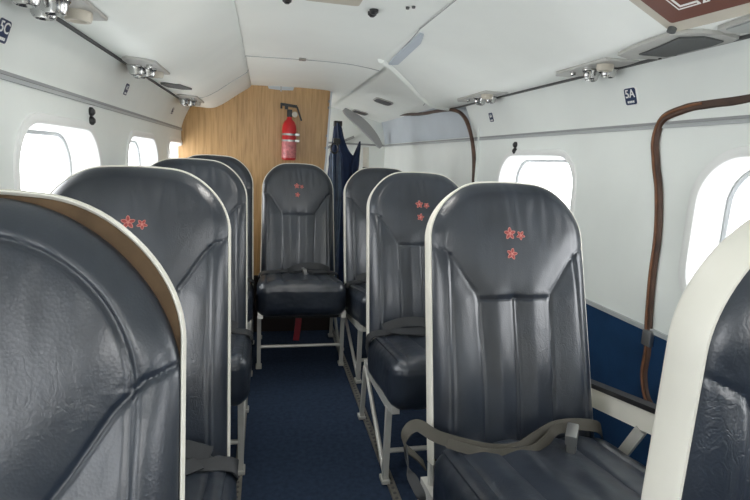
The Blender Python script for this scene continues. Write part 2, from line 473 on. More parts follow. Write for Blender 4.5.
# ---- tail wall, ribs
bm = bmesh.new(); box(bm, (XL - .1, YE, 0), (XR + .1, YE + .03, 1.61)); tag(link_mesh('wall_back', bm, 'white', smooth=False), kind='structure')
bm = bmesh.new()
arc = [(.66, 1.46), (.72, 1.435), (.80, 1.395), (.88, 1.33), (.95, 1.25), (1.0, 1.165)]
arc = smooth_prof(arc, 5)
inn = [(x - .02 - .10 * (k / len(arc)) * (1 - k / len(arc)) * 1.5, z - .02 - .10 * (k / len(arc)) * (1 - k / len(arc)) * 1.5) for k, (x, z) in enumerate(arc)]
prism(bm, arc + inn[::-1], lambda a, b, d: Vector((a, d, b)), 4.40, 4.44)
tag(link_mesh('frame_rib', bm, mat('rib_grey', (.33, .34, .34), .5), smooth=False), 'grey curved frame rib arching down the wall behind the jacket', 'frame rib')
bm = bmesh.new()
bar(bm, (.42, 4.62, 1.07), (.78, 4.62, 1.235), .012, .022); bar(bm, (.40, 4.62, 1.172), (1.05, 4.62, 1.172), .012, .016)
trim(bm, 'groove')

# unseen fuselage skin added over the lining to block daylight leaks
bm = bmesh.new()
sweep(bm, [(XL - .10, 1.12), (XL - .10, 1.40), (XL + .10, 1.60), (XR - .10, 1.60), (XR + .10, 1.40), (XR + .10, 1.12)], Y0, YE)
sweep(bm, [(XL - .10, -.03), (XL - .10, .66)], Y0, YE); sweep(bm, [(XR + .10, -.03), (XR + .10, .66)], Y0, YE)
tag(link_mesh('light_blocking_skin', bm, 'trim', smooth=False), kind='structure')
# wooden bulkhead
bm = bmesh.new()
ol = [(XL - .02, 0), (.345, 0), (.378, .86), (.394, 1.03), (.414, 1.462), (.40, 1.472), (.18, 1.472), (.172, 1.452), (.095, 1.448), (.02, 1.452), (.012, 1.472), (-.085, 1.472), (-.30, 1.40), (-.46, 1.33), (XL - .02, 1.19)]
prism(bm, ol, lambda a, b, d: Vector((a, d, b)), YB, YB + .02)
tag(link_mesh('wall_bulkhead', bm, 'wood', smooth=False), kind='structure')
bm = bmesh.new()
for a, b in zip(ol[1:4], ol[2:5]): bar(bm, (a[0] + .003, YB + .008, a[1]), (b[0] + .003, YB + .008, b[1]), .03, .012, (1, 0, 0))
trim(bm, 'alu')
bm = bmesh.new()                        # blue-grey packing seen through the notch on top
box(bm, (.0, YB + .004, 1.43), (.20, YB + .016, 1.48)); trim(bm, 'bluegrey', False)
bm = bmesh.new(); box(bm, (.092, YB - .006, 1.44), (.100, YB + .003, 1.474)); trim(bm, 'steel', False)
bm = bmesh.new(); box(bm, (-.16, 2.98, 0), (.40, 3.0, .34)); trim(bm, mat('underseat_shade_board', (.022, .014, .011), .7), False)  # added dark board standing in for the shade below the centre seat
# three little hinge blocks on the bulkhead's edge
for z in (1.40, 1.36, 1.18, 1.10):
    xx = .414 - (1.462 - z) * .046
    bm = bmesh.new(); box(bm, (xx - .012, YB - .006, z - .008), (xx + .002, YB + .001, z + .008), .001); trim(bm, 'rail')

# front end (behind the camera): bulkhead with the cockpit opening
bm = bmesh.new()
plate_with_holes(bm, [(XL - .1, 0), (XR + .1, 0), (XR + .1, 1.61), (XL - .1, 1.61)], [[(-.30, 1.0), (.86, 1.0), (.86, 1.40), (-.30, 1.40)]], lambda a, b: Vector((a, Y0, b)))
tag(link_mesh('wall_front', bm, 'white', smooth=False), kind='structure')
L = bpy.data.lights.new('cockpit_portal', 'AREA'); L.shape = 'RECTANGLE'; L.size = 1.16; L.size_y = .40; L.cycles.is_portal = True
lo = bpy.data.objects.new('cockpit_portal', L); COL.objects.link(lo); lo.location = (.28, Y0 - .02, 1.20); lo.rotation_euler = (PI / 2, 0, 0)

# floor tracks
for x, y1, nm in ((.412, 3.2, 'r'), (-.075, 3.2, 'l')):
    bm = bmesh.new()
    bar(bm, (x, .2, .003), (x, y1, .003), .026, .006)
    bar(bm, (x - .010, .2, .006), (x - .010, y1, .006), .005, .005); bar(bm, (x + .010, .2, .006), (x + .010, y1, .006), .005, .005)
    y = .2
    while y < y1:
        lathe(bm, [(0, .0065), (.0055, .0065), (.0055, .0025)], 8, Matrix.Translation((x, y, .001)), 1); y += .025
    trim(bm, ['rail', 'groovedark'])

# ------------------------------------------------------------------ seats
REC = .2816; CR, SR = math.cos(REC), math.sin(REC)
LB = .626; RB = .132; HW = .2125
TV = Vector((0, SR, CR)); NV = Vector((0, -CR, SR))
def bp(x, s, h): return Vector((x, 0, .40)) + TV * s + NV * h
def hw_at(s): return HW - .001 - .006 * max(0, min(1, s / .5))
def half(s, ins=0., L=LB, r=RB):
    w = hw_at(s) - ins; L = L - ins; r = r - ins * .6
    if s <= L - r: return w
    return w - r + math.sqrt(max(0, r * r - (s - (L - r)) ** 2))
def archs(x, s): return s - .024 * (x / .2) ** 2 * max(0, min(1, (s - .35) / .25))
def segd(p, a, b):
    ax, ay = a; bx, by = b; px, py = p
    dx, dy = bx - ax, by - ay; t = max(0, min(1, ((px - ax) * dx + (py - ay) * dy) / (dx * dx + dy * dy)))
    return math.hypot(px - ax - t * dx, py - ay - t * dy)
SEAMS = [[(.205, .472), (.175, .454), (.150, .424), (.116, .368), (.100, .346), (.0955, .332), (.090, .15), (.086, -.03)], [(0, .332), (.0955, .332)]]
CENT = [(0, .332), (0, -.03)]

def back_mesh(LL=LB, RR=RB, band=.10, N=1., gw=.0034):
    bm = bmesh.new(); INS = .0022; rows = []; NC = int(132 * N)
    L, r = LL - INS, RR - INS * .6
    n1, n2 = int(120 * N), int(44 * N * RR / RB)
    ss = [-.035 + (L - r + .035) * i / n1 for i in range(n1 + 1)] + [L - r + r * math.sin(PI / 2 * k / n2) for k in range(1, n2 + 1)]
    for s in ss:
        W = half(s, INS, LL, RR); row = []
        for j in range(NC + 1):
            u = -1 + 2 * j / NC
            u = math.copysign(1 - (1 - abs(u)) ** 1.35, u) if abs(u) > 0 else 0
            x = u * W
            # distance to the outline
            ax, w = abs(x), hw_at(s) - INS
            if s > L - r and ax > w - r: d = r - math.hypot(ax - (w - r), s - (L - r))
            else: d = min(w - ax, L - s)
            d = max(d, 0)
            R = .042
            h = -.006 + .022 * math.sqrt(max(0, 1 - (1 - min(d / R, 1)) ** 2))
            q = (ax, s)
            d0 = min(segd(q, a, b) for a, b in zip(SEAMS[0], SEAMS[0][1:]))
            ds = min(segd(q, a, b) for sm in SEAMS for a, b in zip(sm, sm[1:]))
            dc = segd(q, *CENT)
            db = abs(d - .040) if s < L - .01 else 9
            bw = band if s > .445 else .8
            dm = min(ds, dc)
            h += .0075 * (1 - math.exp(-(min(dc, d0) / .034) ** 2)) * min(1, d / .03) - .0012 * bw * math.exp(-(db / .014) ** 2)
            h -= .0032 * math.exp(-(ds / .0036) ** 2) + .0024 * math.exp(-((dc - .0035) / .003) ** 2) + .0026 * bw * math.exp(-(db / gw) ** 2)
            # head panel stands proud of the lower panels
            inside = s > .332 and (ax < .0955 + (s - .332) * .62)
            h += (.0020 if inside else 0) * min(1, ds / .016) * min(1, max(0, d / .05))
            # side bolsters curl forward, lumbar bulge
            h += .010 * (ax / .2) ** 3 * (1 if s < .42 else max(0, 1 - (s - .42) / .1)) * min(1, d / .03)
            h += .008 * math.exp(-((s - .13) / .12) ** 2) * min(1, d / .05)
            # soft creases
            v = Vector((x * 16, s * 7, 1.7))
            h += .0008 * noise.noise(v) * min(1, d / .03) + .0003 * noise.noise(Vector((x * 60, s * 22, 5))) * min(1, d / .03)
            if s > .44: h += .0012 * math.sin(x * 190 + 3 * noise.noise(Vector((x * 20, s * 9, 0)))) * max(0, 1 - abs(s - .56) / .09) * max(0, 1 - abs(x - .03) / .15)
            row.append(bm.verts.new(bp(x, archs(x, s), h)))
        rows.append(row)
    for A, B in zip(rows, rows[1:]):
        for k in range(NC): bm.faces.new((A[k], A[k + 1], B[k + 1], B[k]))
    return bm

def outline(ins, n=20):
    o = []
    L, r = LB - ins, RB - ins * .6
    ss = [-.05 + (L - r + .05) * i / 14 for i in range(15)] + [L - r + r * math.sin(PI / 2 * k / n) for k in range(1, n + 1)]
    right = [(half(s, ins), s) for s in ss]
    w = right[-1][0]
    mid = [(w - 2 * w * k / 10, ss[-1]) for k in range(1, 10)]
    pts = right + mid + [(-x, s) for x, s in reversed(right)]
    return [(x, archs(x, s)) for x, s in pts]

def shell_mesh(dp=-.046, lip=1.):
    bm = bmesh.new()
    lm = 0
    secs = [(.0065 * lip, -.007, 1), (.005 * lip, -.0025, lm), (.003 * lip, -.0005, lm), (.0004, -.0005, lm), (-.0018, -.006, 0), (-.0012, dp + .006, 0), (.003, dp - .002, 0), (.016, dp - .012, 0), (.05, dp - .018, 0)]
    inner = [(.007 * lip, max(-.030, dp + .002), 1)]
    rings = []
    for ins, h, mi in inner + secs:
        rings.append([bm.verts.new(bp(x, s, h)) for x, s in outline(ins)])
    for k, (A, B) in enumerate(zip(rings, rings[1:])):
        for i in range(len(A) - 1): bm.faces.new((A[i], A[i + 1], B[i + 1], B[i])).material_index = secs[k][2]
    bm.faces.new(rings[-1]).material_index = 0
    bm.faces.new(rings[0]).material_index = 1
    return bm

def cushion_mesh():
    bm = bmesh.new()
    bmesh.ops.create_cube(bm, size=2)
    bmesh.ops.subdivide_edges(bm, edges=bm.edges[:], cuts=63, use_grid_fill=True)
    hx, hy, hz = .222, .208, .084; r = .05
    for v in bm.verts:
        p = v.co.copy()
        p = Vector([math.copysign(1 - (1 - abs(c)) ** 1.25, c) for c in p])
        q = Vector((p.x * hx, p.y * hy, p.z * hz))
        i = Vector((max(-hx + r, min(hx - r, q.x)), max(-hy + r, min(hy - r, q.y)), max(-hz + r, min(hz - r, q.z))))
        d = q - i
        if d.length > 1e-9: nrm = d.normalized(); q = i + nrm * r
        else: nrm = Vector((0, 0, 1))
        ax = abs(q.x)
        dd = min(abs(ax - .088), abs(ax - .172)); dc = abs(ax - .004)
        g = .007 * (1 - math.exp(-(min(dd, ax) / .028) ** 2)) - .005 * math.exp(-(dd / .0042) ** 2) - .003 * math.exp(-(dc / .003) ** 2)
        if ax > .2: g = 0
        if nrm.y < -.3: g *= max(0, 1 - (-nrm.y - .3) * 1.6)
        top = max(nrm.z, -nrm.y * .7)
        if top > 0: q += nrm * g * top
        q += nrm * (.0022 * noise.noise(Vector((q.x * 14, q.y * 11, q.z * 14))) + .001 * noise.noise(q * 48))
        # slight overhang of the front and a little crown
        if nrm.z > .3: q.z += .010 * (1 - (q.x / hx) ** 2)
        v.co = Vector((q.x, q.y - .218, .348 + q.z + (-(q.y) / .2) * .026))
    return bm

def flower(bm, c, R, rot, jag):
    """five-petalled embroidered blossom, petals outlined by thread"""
    for k in range(5):
        a = rot + 2 * PI * k / 5
        px = []
        for t in range(12):
            th = 2 * PI * t / 12
            rr = .5 + .5 * math.cos(th); wd = .25 * math.sin(th) * (1 - .25 * math.cos(th))
            l = R * (.16 + .84 * rr)
            px.append((c[0] + l * math.cos(a) - wd * R * math.sin(a), c[1] + l * math.sin(a) + wd * R * math.cos(a)))
        tube(bm, [bp(x, s, jag(x, s)) for x, s in px], R * .06, 5, True, mi=0)
        prism(bm, px, lambda x, s, d: bp(x, s, jag(x, s) + d), -.006, .0003, 1)
    lathe_c = bp(c[0], c[1], jag(*c))
    bmesh.ops.create_icosphere(bm, subdivisions=1, radius=R * .16, matrix=Matrix.Translation(lathe_c))

def back_height(me):
    from mathutils.bvhtree import BVHTree
    t = BVHTree.FromPolygons([v.co for v in me.vertices], [p.vertices for p in me.polygons])
    def f(x, s):
        o = bp(x, s, .2); hit = t.ray_cast(o, -NV)
        return (.2 - hit[3] if hit[0] else 0) + .0008
    return f

def buckle(belt, mt):
    bm = bmesh.new()
    box(bm, (-.017, -.006, -.032), (.017, .006, .032), .003, 0, mt)
    box(bm, (-.010, -.0075, -.022), (.010, -.0055, .016), .001, 1, mt); box(bm, (-.010, .0055, -.022), (.010, .0075, .016), .001, 1, mt)
    box(bm, (-.019, -.009, .016), (.019, .009, .034), .003, 0, mt)
    tag(link_mesh('buckle', bm, ['steel', 'rail'], belt), 'brushed steel buckle')

def seat_belt(t, a, m):
    """a = side of the aisle; the olive belt lies in a loose loop, the black ones flat on the cushion"""
    bm = bmesh.new(); U = Vector((0, .45, .90))
    if m == 'olive':
        ribbon(bm, [((a * .222, .02, .325), (0, .9, .3)), ((a * .250, .0, .362), (0, .9, .2)), ((a * .284, -.01, .400), (0, .9, .3)), ((a * .280, -.008, .430), (0, .8, .6)), ((a * .255, -.012, .447), (0, .6, .8)), ((a * .215, -.045, 0.434), U), ((a * .12, -.078, 0.418), U), ((a * .05, -.086, 0.418), U), ((a * 0, -.068, 0.426), U), ((-a * .06, -.046, 0.438), U), ((-a * .12, -.036, 0.438), U), ((-a * .19, -.032, 0.424), U), ((-a * .225, -.01, .385), U)], .027)
        ribbon(bm, [((a * .20, -.055, 0.426), U), ((a * .12, -.094, 0.418), U), ((a * .03, -.100, 0.418), U), ((-a * .02, -.084, 0.428), U), ((-a * .055, -.066, 0.444), U), ((-a * .082, -.070, 0.449), U), ((-a * .092, -.092, 0.438), U)], .022)
        belt = link_mesh('seat_belt', bm, m, t)
        buckle(belt, Matrix.Translation((-a * .068, -.112, .428)) @ Matrix.Scale(1.35, 4) @ Matrix.Rotation(a * .25, 4, 'Y') @ Matrix.Rotation(-a * .9, 4, 'Z') @ Matrix.Rotation(.15, 4, 'X'))
        bm = bmesh.new()
        ribbon(bm, [((a * .283, -.012, .400), (0, .9, .2)), ((a * .281, -.05, .362), (0, .8, .4)), ((a * .268, -.10, .335), (0, .8, .5)), ((a * .262, -.135, .305), (.3 * a, .7, .5))], .022)
        tag(link_mesh('strap_tail', bm, 'strapblack', belt), 'black strap tail')
        bm = bmesh.new()
        pts = [(a * .262, -.135, .312), (a * .258, -.145, .29), (a * .262, -.15, .262), (a * .252, -.155, .235)]
        tube(bm, spline(pts, 4), [.006 + .006 * abs(math.sin(k * 1.9)) + .004 for k in range(13)], 8)
        tag(link_mesh('strap_end', bm, 'frame', belt), 'pale metal strap end')
        return
    F = Vector((0, 1, .12))
    ribbon(bm, [((a * .214, .01, .33), F), ((a * .222, -.035, .385), F), ((a * .222, -.062, .412), F), ((a * .205, -.075, .432), F), ((a * .15, -.085, .442), F), ((a * .08, -.095, .449), F), ((0, -.09, .450), F), ((-a * .08, -.085, .449), F), ((-a * .15, -.075, .442), F), ((-a * .205, -.062, .430), F), ((-a * .222, -.045, .40), F), ((-a * .214, .0, .33), F)], .042)
    ribbon(bm, [((a * .17, -.062, .447), U), ((a * .11, -.066, .470), U), ((a * .03, -.075, .474), U), ((-a * .03, -.09, .462), U), ((-a * .06, -.12, .455), U)], .034)
    ribbon(bm, [((a * .150, -.09, .449), F), ((a * .10, -.13, .455), F), ((a * .04, -.15, .457), F)], .036)
    belt = link_mesh('seat_belt', bm, m, t)
    buckle(belt, Matrix.Translation((a * .022, -.160, .462)) @ Matrix.Rotation(1.45, 4, 'Y') @ Matrix.Rotation(1.45, 4, 'X') @ Matrix.Rotation(.1, 4, 'Z'))

def build_seat(sx, belt_mat, arm):
    """sx = +1: aisle on the seat's +x side, -1: aisle on its -x side"""
    t = empty('passenger_seat', (0, 0, 0))
    b = link_mesh('backrest', back_mesh(), 'leather', t)
    hf = back_height(b.data)
    bm = bmesh.new()
    bm.free()
    for c, R, a in (((-.010, .490), .0150, .35), ((.019, .486), .0115, 1.0), ((-.006, .440), .0140, .1)):
        bm = bmesh.new(); flower(bm, c, R, a, hf)
        tag(link_mesh('flower_embroidery', bm, ['threadpale', 'thread'], b), 'embroidered salmon pink blossom')
    tag(link_mesh('back_shell', shell_mesh(), ['cream', 'tan', 'beige'], t), 'cream plastic shell')
    link_mesh('seat_cushion', cushion_mesh(), 'leather', t)
    # frame
    for s in (-1, 1):
        bm = bmesh.new()
        bar(bm, (.198 * s, .075, .243), (.198 * s, -.30, .270), .020, .038); bar(bm, (.198 * s, -.30, .270), (.198 * s, -.385, .292), .024, .035)
        tube(bm, spline([(.190 * s, .04, .25), (.192 * s, .05, .33), (.188 * s, .07, .42), (.18 * s, .115, .50)], 5), .011, 8)
        tag(link_mesh('side_frame', bm, 'frame', t), 'pale painted metal frame')
    pan = bmesh.new()
    bar(pan, (-.19, -.30, .262), (.19, -.30, .262), .03, .02); bar(pan, (-.19, .05, .245), (.19, .05, .245), .03, .02)
    prism(pan, rrect(0, -.14, .38, .36, .02, 3), lambda a, c, d: Vector((a, c, d - .07 * (c + .14))), .262, .270)
    link_mesh('seat_pan', pan, 'black', t)
    for s in (-1, 1):
        bm = bmesh.new(); bar(bm, (.204 * s, -.325, .004), (.204 * s, -.325, .268), .018, .022, (0, 1, 0)); box(bm, (.204 * s - .014, -.345, .005), (.204 * s + .014, -.300, .018), .003)
        link_mesh('leg', bm, 'frame', t)
        bm = bmesh.new(); bar(bm, (.204 * s, .095, .004), (.204 * s, .06, .24), .016, .018, (0, 1, 0)); box(bm, (.204 * s - .014, .075, .005), (.204 * s + .014, .115, .018), .003)
        link_mesh('leg', bm, 'frame', t)
        bm = bmesh.new(); tube(bm, [(.204 * s, .045, .238), (.204 * s, -.312, .03)], .008, 8)
        link_mesh('strut', bm, 'frame', t)
    bm = bmesh.new(); tube(bm, [(-.204, -.322, .112), (.204, -.322, .112)], .008, 8); link_mesh('crossbar', bm, 'frame', t)
    # outboard arm with a black cap, held by a strut
    if arm:
        bm = bmesh.new()
        bar(bm, (-sx * .258, .16, .440), (-sx * .258, -.20, .507), .022, .056)
        a = link_mesh('armrest', bm, 'cream', t)
        bm = bmesh.new(); bar(bm, (-sx * .258, .16, .469), (-sx * .258, -.20, .536), .030, .012); tag(link_mesh('arm_cap', bm, 'black', a), 'black cap')
        bm = bmesh.new(); bar(bm, (-sx * .252, -.105, .460), (-sx * .222, -.03, .275), .016, .024); link_mesh('arm_strut', bm, 'frame', t)
    seat_belt(t, sx, belt_mat)
    return t

G = 'black leather passenger seats'
rp0 = build_seat(-1, 'olive', True)                # aisle on -x (photo's right column)
rp0.location = (.598, 1.029, 0)
tag(rp0, 'black leather seat with olive lap belt and steel buckle lying on its cushion', 'seat', G)
lpp = build_seat(1, 'strapblack', False)
lpp.location = (-.285, 1.100, 0)
tag(lpp, 'black leather seat between the near left seat and the left window, blossoms partly hidden', 'seat', G)

def swap_belt(t, sx):
    for o in list(t.children):
        if o.name.startswith('seat_belt'):
            for q in list(o.children): bpy.data.objects.remove(q)
            bpy.data.objects.remove(o)
    seat_belt(t, sx, 'strapblack')

s2 = copy_tree(rp0); s2.location = (.598, 1.790, 0); swap_belt(s2, -1)
s2['label'] = 'black leather seat directly behind the olive-belted seat, legs standing on the aisle track'
s3 = copy_tree(s2); s3.location = (.627, 2.555, 0); s3.rotation_euler.z = .05
s3['label'] = 'rearmost seat of the right column, just its cream edge showing beside the jacket'
s0 = copy_tree(s2); s0.location = (.598, .268, 0)
s0['label'] = 'nearest right seat, cut off at the right edge, its broad cream shell side showing'
l1 = copy_tree(lpp); l1.location = (-.281, .3654, -.004)
l1['label'] = 'nearest left seat filling the lower left corner, creased black leather with cream rim'
l3 = copy_tree(lpp); l3.location = (-.272, 1.904, 0); l3.scale.z = 1.012
l3['label'] = 'third seat from the front on the left, its belt draped over the cushion'
l4 = copy_tree(lpp); l4.location = (-.266, 2.673, 0); l4.scale.z = 1.025
l4['label'] = 'rearmost left seat, cream outlined top standing out against the wooden bulkhead'
c0 = copy_tree(lpp); c0.location = (.184, 2.758, 0)
for o in c0.children:
    if o.name.startswith('back'): o.scale.x = .955
c0['label'] = 'black leather seat at the end of the aisle, below the fire extinguisher'
# the near left cushion has shrunk away from its rim
for o in l1.children:
    if o.name.startswith('backrest'):
        me = link_mesh('tmp', back_mesh(.621, .170, 1.3, 1.8, .0034), 'leather'); o.data = me.data; bpy.data.objects.remove(me)
    if o.name.startswith('back_shell'):
        me = link_mesh('tmp', shell_mesh(-.010, .55), ['cream', 'tan', 'beige']); o.data = me.data; bpy.data.objects.remove(me)
# the near right seat has its backrest upright
s0.location.y = .366
for o in s0.children:
    if o.name.startswith('back'):
        o.rotation_euler.x = REC; pv = Vector((0, 0, .40)); o.location = pv - Matrix.Rotation(REC, 3, 'X') @ pv
for t_ in (l1, lpp, l3, l4):
    for o in t_.children:
        if o.name.startswith('seat_cushion'): o.location = (.010, 0, -.018)
        if o.name.startswith('seat_belt'): o.location = (.010, -.02, -.030)
for t_ in (s2, s3, c0):
    for o in t_.children:
        if o.name.startswith('seat_belt'): o.location = (0, -.005, -.008)
for o in c0.children:
    if o.name.startswith(('seat_cushion', 'seat_belt')): o.scale.x = .955
for o in c0.children:
    if o.name.startswith('seat_cushion'): o.location.x = -.004
for o in l4.children:
    if o.name.startswith(('seat_cushion', 'seat_belt')): o.location.x = -.004
for o in rp0.children:
    if o.name.startswith('seat_belt'): o.location = (0, -.004, .009)
# red strap hanging under the centre seat
bm = bmesh.new()
ribbon(bm, [((-.01, -.28, .272), (1, 0, 0)), ((-.012, -.285, .22), (1, 0, 0)), ((-.02, -.285, .15), (1, 0, 0)), ((-.022, -.28, .125), (1, 0, 0))], .03, .004)
tag(link_mesh('pull_strap', bm, 'redstrap', c0), 'red webbing strap hanging under the cushion')

# ------------------------------------------------------------------ overhead service units
def service_unit(sx, sy=1):
    """plate lying in the x-y plane facing down (-z), long side along y, sx=+1 fittings hang towards +x"""
    t = empty('ceiling_service_unit', (0, 0, 0))
    bm = bmesh.new()
    ol = [(-.055, -.20), (.05, -.23), (.055, -.16), (.055, .17), (.03, .23), (-.03, .24), (-.055, .18)]
    prism(bm, ol, lambda a, b, d: Vector((a * sx, b * sy, d)), -.010, .020)
    bmesh.ops.bevel(bm, geom=bm.edges[:], offset=.003, segments=1, affect='EDGES')
    link_mesh('plate', bm, 'plate', t)
    for x, y in ((.036, -.06), (.030, .055), (-.002, .0)):
        bm = bmesh.new()
        lathe(bm, [(0, -.030), (.010, -.032), (.017, -.040), (.021, -.038), (.025, -.028), (.026, -.016), (.031, -.010), (.031, -.002), (0, -.002)], 20, Matrix.Translation((x * sx, y * sy, -.008)))
        link_mesh('air_nozzle', bm, 'chrome', t)
    bm = bmesh.new()
    lathe(bm, [(0, -.014), (.012, -.016), (.018, -.026), (.026, -.026), (.029, -.016), (.029, -.002), (0, -.002)], 20, Matrix.Translation((-.012 * sx, -.12 * sy, -.008)))
    link_mesh('reading_light', bm, 'beige', t)
    bm = bmesh.new(); lathe(bm, [(0, -.018), (.006, -.018), (.010, -.014), (.010, 0), (0, 0)], 14, Matrix.Translation((-.022 * sx, .10 * sy, -.009)))
    link_mesh('call_button', bm, 'chrome', t)
    return t
GU = 'overhead service units with air nozzles'
ur = service_unit(1); ur.location = (.94, 1.41, 1.340); ur.scale = (.85, .64, .7)
tag(ur, 'chrome and beige overhead service unit above the 5A seat sign', 'service unit', GU)
ur2 = copy_tree(ur); ur2.location = (.928, 2.20, 1.341); ur2.scale = (.85, .85, .7)
ur2['label'] = 'farther right overhead service unit, just ahead of the aft door frame'
ul = service_unit(-1, -1); ul.location = (-.378, 1.09, 1.311); ul.scale = (.9, .8, .8)
tag(ul, 'largest left overhead service unit, at the top left corner of the view', 'service unit', GU)
ul2 = copy_tree(ul); ul2.location = (-.382, 1.88, 1.311); ul2.scale = (.9, .66, .8)
ul2['label'] = 'middle left overhead service unit, between the corner unit and the bulkhead'
ul3 = copy_tree(ul); ul3.location = (-.38, 2.90, 1.311); ul3.scale = (.9, .8, .8)
ul3['label'] = 'farthest left overhead service unit, close to the wooden bulkhead'
bm = bmesh.new()
prism(bm, [(-.424, 2.33), (-.40, 2.30), (-.345, 2.305), (-.316, 2.45), (-.36, 2.465), (-.41, 2.42)], lambda a, b, d: Vector((a, b, 1.312 - d)), -.02, .008)
tag(link_mesh('vent_slot', bm, 'groovedark', smooth=False), 'narrow dark slot in the left overhead panel between two service units', 'vent')

def speaker(ol, gl, lab, gm):
    cx = sum(p[0] for p in ol) / len(ol); cyy = sum(p[1] for p in ol) / len(ol)
    t = empty('speaker_panel', (cx, cyy, 1.34), lab, 'speaker', 'overhead speaker panels')
    def fn(a, b, d): return Vector((a, b, surf_r(a) - d))
    bm = bmesh.new(); prism(bm, ol, fn, -.012, .008); attach(link_mesh('frame', bm, 'plate', smooth=False), t)
    bm = bmesh.new(); prism(bm, gl, fn, .006, .0105); attach(link_mesh('grille', bm, gm, smooth=False), t)
    for k in (0, 1):
        p = fn(.985, max(q[1] for q in ol) - .045 - .05 * k, .008); bm = bmesh.new(); lathe(bm, [(0, -.003), (.004, -.002), (.004, .002), (0, .002)], 8, Matrix.Translation(p)); attach(link_mesh('screw', bm, 'black'), t)
speaker([(.925, 1.236), (.884, 1.222), (.865, 1.119), (.859, 1.02), (.868, .985), (.89, .962), (.935, .953), (.985, .965), (.995, .99), (.995, 1.20)], [(.912, 1.178), (.90, 1.095), (.882, 1.018), (.915, .983), (.972, .99), (.982, 1.03), (.982, 1.165)], 'beige framed grey speaker grille below the brown exit sign', 'grille')
speaker([(.925, .942), (.895, .932), (.885, .85), (.895, .70), (.97, .70), (.97, .90), (.95, .935)], [(.925, .925), (.902, .918), (.895, .85), (.905, .72), (.96, .72), (.96, .89), (.945, .918)], 'second grey overhead grille at the right edge of the view', 'dirtyplate')

# exit sign on the right overhead panel
sx0 = (.905, .0, surf_r(.905))
slope = Vector((surf_r(.98) - surf_r(.80), 0, 0))
t = empty('exit_sign', (.85, .85, 1.35), 'brown exit sign with white letters in a beige frame on the right overhead panel', 'sign')
ylen, up = .40, Vector((-.093, -.021, .038)).normalized()
org = Vector((.849, .995, 1.347))      # lower left corner as read
mt = frame_mtx(org, (.012, -.164, -.003), up)
bm = bmesh.new()
prism(bm, rrect(ylen / 2, .10, ylen, .20, .012, 3), lambda a, b, d: mt @ Vector((a, b, d)), -.012, .012); attach(link_mesh('frame', bm, 'beige', smooth=False), t)
bm = bmesh.new(); prism(bm, rrect(ylen / 2, .105, ylen - .05, .145, .006, 3), lambda a, b, d: mt @ Vector((a, b, d)), .010, .0145); attach(link_mesh('face', bm, 'signbrown', smooth=False), t)
attach(text_mesh('lettering', 'EXIT', .125, mt @ Matrix.Translation((ylen / 2 - .01, .103, .0150)), 'signwhite', None), t)
attach(text_mesh('lettering', 'EXIT', .125, mt @ Matrix.Translation((ylen / 2 - .01, .103, .0158)), 'signbrown', None, bold=-.0045), t)
bm = bmesh.new(); lathe(bm, [(0, .0), (.009, 0), (.009, .008), (0, .009)], 12, mt @ Matrix.Translation((.012, .014, .012))); attach(link_mesh('screw', bm, 'grille'), t)

# seat number placards
def placard(loc, sgn, txt, size, lab, small=True, rot=0., group='blue seat number placards'):
    t = empty('seat_placard', loc, lab, 'placard', group)
    up = Vector((-.06 if sgn > 0 else .06, 0, .165)).normalized()
    m = frame_mtx(loc, (0, -1 if sgn > 0 else 1, 0), up) @ Matrix.Rotation(rot, 4, 'Z')
    bm = bmesh.new(); prism(bm, rrect(0, 0, size * 1.06, size * 1.10, size * .15, 3), lambda a, b, d: m @ Vector((a, b, d)), -.004, .0012); attach(link_mesh('border', bm, 'signwhite', smooth=False), t)
    bm = bmesh.new(); prism(bm, rrect(0, 0, size, size * 1.04, size * .14, 3), lambda a, b, d: m @ Vector((a, b, d)), .001, .0022); attach(link_mesh('plate', bm, 'navy', smooth=False), t)
    attach(text_mesh('lettering', txt, size * (.72 if size > .0405 else .5), m @ Matrix.Translation((0, size * .15, .0024)), 'signwhite', None, bold=size * .008), t)
    if small:
        bm = bmesh.new()
        for a in (-.24, -.08, .08, .24): prism(bm, rrect(a * size, -size * .34, size * .11, size * .14, size * .01, 2), lambda x, b, d: m @ Vector((x, b, d)), .0022, .0030)
        attach(link_mesh('small_print', bm, 'signwhite', smooth=False), t)
placard((1.033, 1.345, 1.256), 1, '5A', .046, 'blue seat sign reading 5A on the right wall')
placard((1.033, 2.29, 1.262), 1, '6A', .040, 'small blue seat sign on the right wall near the aft door frame')
placard((-.485, 1.142, 1.246), -1, '5C', .042, 'blue seat sign cut off at the left edge of the view')
placard((-.485, 2.03, 1.245), -1, '6C', .040, 'small blue seat sign above and between the first two left windows')
placard((-.485, 2.98, 1.25), -1, '7C', .040, 'small blue seat sign on the left wall nearest the bulkhead')

# little black hooks
def hook(loc, nrm, lab, horizontal=False):
    t = empty('coat_hook', loc, lab, 'hook')
    x = Vector((0, 1, 0)); m = frame_mtx(loc, x, Vector(nrm).cross(x))
    for k in (-1, 1):
        bm = bmesh.new()
        off = Matrix.Translation((0, .013 * k, 0)) if not horizontal else Matrix.Translation((.013 * k, 0, 0))
        lathe(bm, [(0, .012), (.006, .012), (.013, .006), (.0135, -.002), (0, -.002)], 14, m @ off)
        attach(link_mesh('knob', bm, 'black'), t)
hook((XL + .001, 1.71, 1.128), (1, 0, 0), 'black two-lobed hook above the first left window')
hook((XR - .001, 2.075, 1.120), (-1, 0, 0), 'black two-lobed hook above the right window behind the olive-belted seat')
hook((.307, 1.57, ZC + .001), (0, 0, -1), 'black clip on the ceiling right of the lamp', True)
hook((.056, 1.53, ZC + .001), (0, 0, -1), 'black clip on the ceiling left of the lamp', True)
